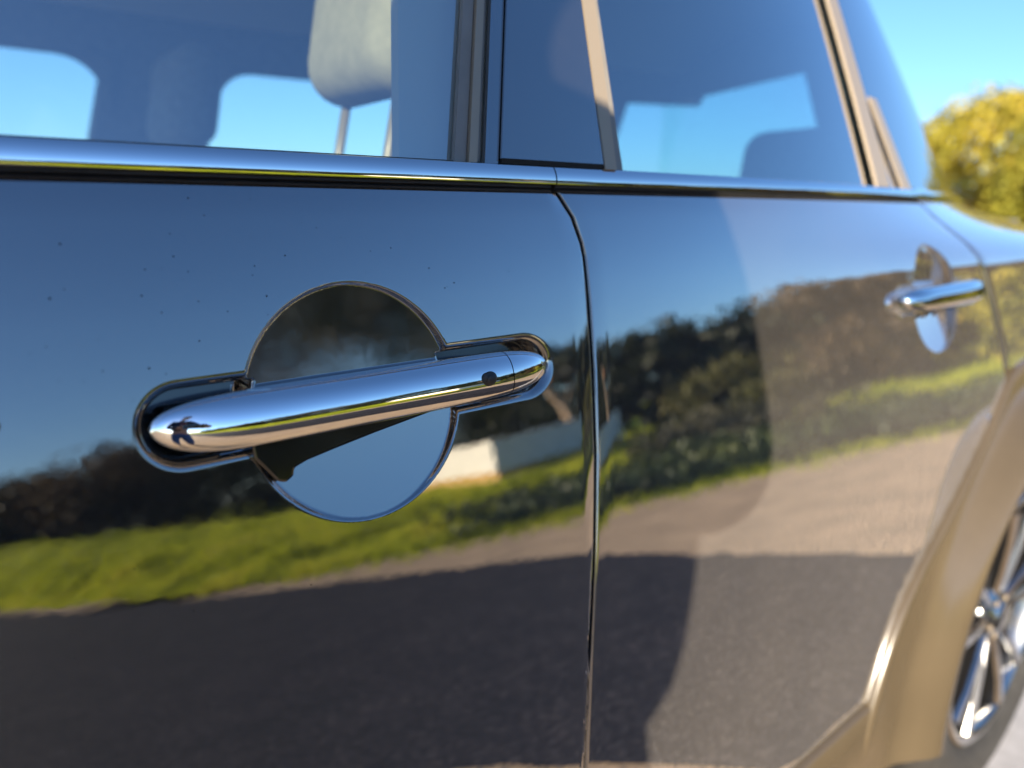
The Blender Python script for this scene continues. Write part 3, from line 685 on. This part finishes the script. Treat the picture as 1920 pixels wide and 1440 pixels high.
# bare leaning stem and pole with an orange lamp
V, F = join([tube([(7.55, -7.95, -.1), (7.50, -7.95, .75), (7.40, -7.98, 1.15), (7.12, -8.02, 1.65), (6.95, -8.05, 1.85)], [.10, .085, .07, .05, .03], 8), tube([(7.43, -7.98, 1.1), (7.6, -7.9, 1.45)], [.02, .008], 6)])
tag(link('bare_stem', mesh('bare_stem', V, F), simple('pale_bark', (.36, .25, .16), .9, var=.3, scale=10), None), 'pale bare leaning tree stem behind the white block', 'tree stem')
lp = empty('boom_pole', (9.1, -9.1, 0), 'dark horizontal pole with an orange end cap among the pines', 'pole')
V, F = join([tube([(1.0, .6, 0), (1.0, .6, 1.87)], .035, 8), tube([(1.05, .62, 1.83), (-.62, -.35, 1.83)], .03, 8)]); link('boom', mesh('boom', V, F), M['rubber'], lp)
link('end_cap', mesh('end_cap', *ellipsoid((-.66, -.37, 1.83), (.085, .085, .085))), simple('orange_cap', (.75, .27, .05), .5), lp)

# white rendered block with a sand coloured plinth
PL = simple('white_render', (.72, .68, .60), .9, var=.08, scale=6, bump=.5, bscale=30, bd=.01)
blk = empty('white_block', (6.9, -9.6, 0), 'low white rendered wall block with a sand coloured base', 'wall')
A, B, C_ = np.array((5.72, -7.73)), np.array((6.28, -11.4)), np.array((8.5, -7.93)); D_ = B+C_-A
def prism(pts, z0, z1):
    m = len(pts); V = [(p[0], p[1], z0) for p in pts]+[(p[0], p[1], z1) for p in pts]
    return V, [tuple(range(m))[::-1], tuple(range(m, 2*m))]+[(i, (i+1) % m, m+(i+1) % m, m+i) for i in range(m)]
def shrink(k):
    c = (A+B+C_+D_)/4; return [tuple(p+(c-p)*k-np.array((6.9, -9.6))) for p in (A, C_, D_, B)]
V, F = prism(shrink(0), .34, .82); bevel(link('render_wall', mesh('render_wall', V, F), PL, blk, False), .015)
V, F = prism(shrink(-.004), -.1, .338); link('plinth', mesh('plinth', V, F), simple('sand_plinth', (.55, .33, .11), .9, var=.2, scale=8), blk, False)
V, F = prism(shrink(-.012), .822, .845); link('coping', mesh('coping', V, F), PL, blk, False)

# ------------------------------------------------------------------ grass on the verge
def grass():
    n_ = 110000
    x = np.concatenate([rng.uniform(-6, 9, n_//2), rng.uniform(1.0, 10, n_//2)]); d = rng.exponential(2.2, n_)+np.where(rng.random(n_) < .12, rng.uniform(-.9, .1, n_), rng.uniform(-.2, .2, n_))
    d[:6000] = rng.uniform(0, 16, 6000); y = verge_y(x)-d; z = np.maximum(land_h(x, y), 0)
    h = rng.uniform(.04, .13, n_)*np.clip(.6+d*.3, .5, 1.4); a = rng.uniform(0, 2*math.pi, n_); wv = rng.uniform(.006, .016, n_)
    l1 = rng.normal(0, .45, (2, n_))*h
    c, s = np.cos(a)*wv, np.sin(a)*wv
    V = np.stack([np.stack([x-c, y-s, z-.01], 1), np.stack([x+c, y+s, z-.01], 1), np.stack([x+l1[0], y+l1[1], z+h], 1)], 1).reshape(-1, 3)
    o = link('grass', fast_mesh('grass', V, np.arange(len(V)).reshape(-1, 3)), foliage_mat('grass_blades', (.11, .14, .012), (.42, .46, .022), (.62, .56, .06), 1.5, .55), None, False, kind='stuff')
grass()
def shaded_weeds():  # weeds with the trees' shade on the verge put into their dark colour
    n_ = 5200; x = rng.uniform(2.6, 10.5, n_); d = rng.uniform(.12, 2.3, n_)**1.0; y = verge_y(x)-d
    keep = (d < 2.4*np.clip((x-2.4)/1.6, 0, 1)) & (np.degrees(np.arctan2(-y, x)) < rng.uniform(42, 60, n_)); x, y = x[keep], y[keep]; z = np.maximum(land_h(x, y), 0)
    hh = rng.uniform(.05, .22, len(x))
    V, F = leaf_cloud(np.stack([x, y, z+hh*.5], 1), hh*.9, 9, .05, .8)
    link('undergrowth', fast_mesh('undergrowth', V, F), foliage_mat('shaded_weed_leaves', (.014, .026, .010), (.035, .055, .016), (.10, .11, .022), 1.1, .15), None, False, kind='stuff')
shaded_weeds()
def scrub():
    n_ = 1500; x = rng.uniform(3.2, 9.6, n_); d = rng.uniform(1.9, 5.2, n_); y = verge_y(x)-d
    keep = (rng.random(n_) < np.clip((9.8-x)/2.5, 0, 1)) & (np.degrees(np.arctan2(-y, x)) < rng.uniform(38, 43, n_)) & (np.degrees(np.arctan2(-y, x)) > rng.uniform(24, 32, n_)); x, y = x[keep], y[keep]; z = np.maximum(land_h(x, y), 0)
    hh = rng.uniform(.10, .36, len(x))
    V, F = leaf_cloud(np.stack([x, y, z+hh*.6], 1), hh*.8, 26, .045, 1.0)
    link('undergrowth', fast_mesh('undergrowth', V, F), foliage_mat('scrub_leaves', (.022, .023, .010), (.050, .046, .018), (.12, .095, .036), 1.3, .12), None, False, kind='stuff')
scrub()
# loose stones near the car
def stones():
    V = []; F = []
    base = np.array([(1, 0, 0), (-1, 0, 0), (0, 1, 0), (0, -1, 0), (0, 0, 1), (0, 0, -1)], float)
    fc = [(0, 2, 4), (2, 1, 4), (1, 3, 4), (3, 0, 4), (2, 0, 5), (1, 2, 5), (3, 1, 5), (0, 3, 5)]
    n_ = 5000; x = rng.uniform(-.8, 2.6, n_); y = rng.uniform(-3.6, -.05, n_); k = (rng.random(n_) < .5)
    out = []; ff = []
    tx = np.array(SHADOW_EDGE)
    def in_shadow(px, py):
        c = False; k = len(tx)-1
        for q in range(len(tx)):
            if (tx[q][1] > py) != (tx[k][1] > py) and px < (tx[k][0]-tx[q][0])*(py-tx[q][1])/(tx[k][1]-tx[q][1])+tx[q][0]: c = not c
            k = q
        return c
    for i in range(n_):
        if in_shadow(x[i], y[i]): continue
        r = rng.uniform(.003, .010); p = base*r*rng.uniform(.6, 1.2, (6, 1))*np.array([1, 1, .7]); out.append(p+np.array([x[i], y[i], r*.35])); ff.append(np.array(fc)+6*(len(out)-1))
    link('gravel_stones', fast_mesh('gravel_stones', np.concatenate(out), np.concatenate(ff)), simple('stone', (.30, .25, .19), .9, var=.5, scale=40), None, False, kind='stuff')
stones()
# ------------------------------------------------------------------ the photographer, standing behind the camera
SKIN = simple('skin', (.50, .30, .21), .55, var=.08, scale=30)
DENIM = simple('denim', (.055, .11, .26), .85, var=.35, scale=30, bump=.3, bscale=300)
MAROON = simple('maroon_cloth', (.16, .035, .035), .9, var=.2, scale=20, bump=.2, bscale=200)
NAVY = simple('navy_cloth', (.012, .016, .035), .85, var=.2, scale=20, bump=.2, bscale=200)
HAIRM = simple('hair', (.05, .032, .02), .7, var=.4, scale=60)
def skin_mesh(name, joints, bones, root, mat, parent, sub=2):
    """joints: {key: (pos, radius or (rx, ry))}; grows one continuous surface over the bones"""
    keys = list(joints); me = bpy.data.meshes.new(name)
    me.from_pydata([joints[k][0] for k in keys], [(keys.index(a), keys.index(b)) for a, b in bones], [])
    o = bpy.data.objects.new(name, me); COL.objects.link(o); o.parent = parent
    s = o.modifiers.new('skin', 'SKIN'); s.use_smooth_shade = True
    for i, k in enumerate(keys):
        r = joints[k][1]; sv = me.skin_vertices[0].data[i]; sv.radius = r if isinstance(r, tuple) else (r, r); sv.use_root = (k == root)
    u = o.modifiers.new('smooth', 'SUBSURF'); u.levels = sub; u.render_levels = sub
    me.materials.append(mat); return o
PX, PY = -.44, -.66
person = empty('person', (PX, PY, 0), 'person in blue jeans and maroon top with navy jacket, holding a phone towards the handle', 'person')
def L(x, y, z): return (x-PX, y-PY, z)
f2 = Vector((.707, .707, 0)); r2 = Vector((.707, -.707, 0))           # the person's forward and right
def B(f, r, z):
    p = f2*f + r2*r; return (p.x, p.y, z)
HANDR, HANDL = Vector(L(.045, -.425, .965)), Vector(L(-.085, -.375, 1.005))
ELR, ELL = Vector(B(.20, .235, 1.10)), Vector(B(.10, -.27, 1.06))
SHR, SHL = Vector(B(.0, .175, 1.40)), Vector(B(.0, -.175, 1.40))
WR, WL = ELR.lerp(HANDR, .82), ELL.lerp(HANDL, .84)
body = skin_mesh('body', {
 'pel': (B(-.06, 0, .95), .13), 'belly': (B(-.05, 0, 1.10), .12), 'chest': (B(-.02, 0, 1.30), .125), 'neck0': (B(.0, 0, 1.46), .06), 'neck': (B(.04, .03, 1.53), .052),
 'jaw': (B(.095, .065, 1.585), (.055, .05)), 'skull': (B(.085, .075, 1.665), (.085, .075)), 'top': (B(.07, .08, 1.73), .06),
 'shr': (SHR, .05), 'elr': (ELR, .038), 'wr': (WR, .026), 'shl': (SHL, .05), 'ell': (ELL, .038), 'wl': (WL, .026),
 'hr': (B(-.05, .09, .90), .095), 'kr': (B(.03, .115, .49), .058), 'ar': (B(-.05, .12, .08), .038), 'fr': (B(.12, .14, .035), .035),
 'hl': (B(-.05, -.09, .90), .095), 'kl': (B(.07, -.165, .49), .058), 'al': (B(-.02, -.20, .08), .038), 'fl': (B(.15, -.22, .035), .035)},
 [('pel', 'belly'), ('belly', 'chest'), ('chest', 'neck0'), ('neck0', 'neck'), ('neck', 'jaw'), ('jaw', 'skull'), ('skull', 'top'), ('chest', 'shr'), ('shr', 'elr'), ('elr', 'wr'),
  ('chest', 'shl'), ('shl', 'ell'), ('ell', 'wl'), ('pel', 'hr'), ('hr', 'kr'), ('kr', 'ar'), ('ar', 'fr'), ('pel', 'hl'), ('hl', 'kl'), ('kl', 'al'), ('al', 'fl')], 'pel', SKIN, person)
# face
link('nose', mesh('nose', *ellipsoid(B(.165, .069, 1.615), (.014, .014, .024), 10, 8)), SKIN, body)
for s in (-1, 1): link('ear', mesh('ear', *ellipsoid(B(.075, .072+s*.079, 1.635), (.018, .012, .03), 10, 8)), SKIN, body)
for s in (-1, 1): link('eye', mesh('eye', *ellipsoid(B(.150, .073+s*.032, 1.645), (.011, .011, .009), 10, 8)), M['rubber'], body)
link('mouth', mesh('mouth', *ellipsoid(B(.147, .065, 1.572), (.012, .012, .006), 10, 8)), MAROON, body)
hv = [ellipsoid(B(.06, .078, 1.705), (.095, .095, .075), 24, 14), ellipsoid(B(.02, .073, 1.64), (.075, .08, .085), 20, 12)]
link('hair', mesh('hair', *join(hv)), HAIRM, person)
# clothes
skin_mesh('shirt', {'hem': (B(-.06, 0, .99), .150), 'belly': (B(-.05, 0, 1.12), .140), 'chest': (B(-.02, 0, 1.30), .145), 'neck0': (B(.0, 0, 1.45), .072)}, [('hem', 'belly'), ('belly', 'chest'), ('chest', 'neck0')], 'hem', MAROON, person)
skin_mesh('jacket', {'mid': (B(-.055, 0, 1.33), (.19, .15)), 'shr': (SHR, .066), 'elr': (ELR, .052), 'wr': (ELR.lerp(HANDR, .70), .040), 'shl': (SHL, .066), 'ell': (ELL, .052), 'wl': (ELL.lerp(HANDL, .70), .040), 'low': (B(-.075, -.01, 1.06), (.215, .16)), 'hem': (B(-.075, -.01, .96), (.225, .16))},
 [('mid', 'shr'), ('shr', 'elr'), ('elr', 'wr'), ('mid', 'shl'), ('shl', 'ell'), ('ell', 'wl'), ('mid', 'low'), ('low', 'hem')], 'mid', NAVY, person)
skin_mesh('jeans', {'pel': (B(-.06, 0, .98), (.20, .15)), 'low': (B(-.055, 0, .87), (.20, .15)), 'hr': (B(-.05, .105, .80), .118), 'kr': (B(.03, .125, .49), .088), 'ar': (B(-.045, .12, .10), .062),
 'hl': (B(-.05, -.11, .80), .12), 'kl': (B(.07, -.165, .49), .088), 'al': (B(-.015, -.20, .10), .066)},
 [('pel', 'low'), ('low', 'hr'), ('hr', 'kr'), ('kr', 'ar'), ('low', 'hl'), ('hl', 'kl'), ('kl', 'al')], 'pel', DENIM, person)
for nm, a, b in (('shoe', B(-.10, .12, .045), B(.15, .145, .04)), ('shoe', B(-.07, -.20, .045), B(.18, -.225, .04))):
    skin_mesh(nm, {'a': (a, .046), 'm': (Vector(a).lerp(Vector(b), .6), .046), 'b': (b, .036)}, [('a', 'm'), ('m', 'b')], 'a', simple('shoe_leather', (.03, .02, .015), .6), person)
# hands: a palm and five fingers each, closed round the phone
ph_c = CAM - fwd*.022 - rgt*.055 - up*.004
def hand(wrist, edge, side):
    edge = Vector(edge); wr = Vector(wrist); pc = edge - up*.012 - fwd*.028 + rgt*side*.012
    j = {'w': (wr, .026), 'p': (pc, (.036, .017))}; bn = [('w', 'p')]
    for i, (ln, off) in enumerate(((.044, .030), (.050, .010), (.046, -.010), (.036, -.028))):
        k = f'f{i}'; s = pc + up*off; m = edge + up*off*.95 + rgt*side*.012 + fwd*.012*0; e = m - rgt*side*ln*.5 - fwd*.014
        j[k+'a'] = (pc.lerp(m, .6), .0095); j[k+'b'] = (m - fwd*.014, .0088); j[k+'c'] = (e, .0075); bn += [('p', k+'a'), (k+'a', k+'b'), (k+'b', k+'c')]
    th = pc - up*.022 - rgt*side*.014; j['t0'] = (th - fwd*.004, .012); j['t1'] = (th - rgt*side*.026 + up*.016 - fwd*.004, .0098); j['t2'] = (th - rgt*side*.040 + up*.034 - fwd*.002, .008)
    bn += [('p', 't0'), ('t0', 't1'), ('t1', 't2')]
    return skin_mesh('hand', j, bn, 'w', SKIN, person, 2)
P0 = Vector((PX, PY, 0))
hand(WR, ph_c + rgt*.076 - P0, 1); hand(WL, ph_c - rgt*.076 - P0, -1)
V, F = box((0, 0, 0), (.148, .072, .008)); phn = link('phone', mesh('phone', V, F), M['gloss_black'], None, False); bevel(phn, .0035, 3)
mw = Matrix((rgt, up, fwd)).transposed().to_4x4(); mw.translation = ph_c; phn.matrix_world = mw
tag(phn, 'slim black phone held sideways in both hands towards the car', 'phone')
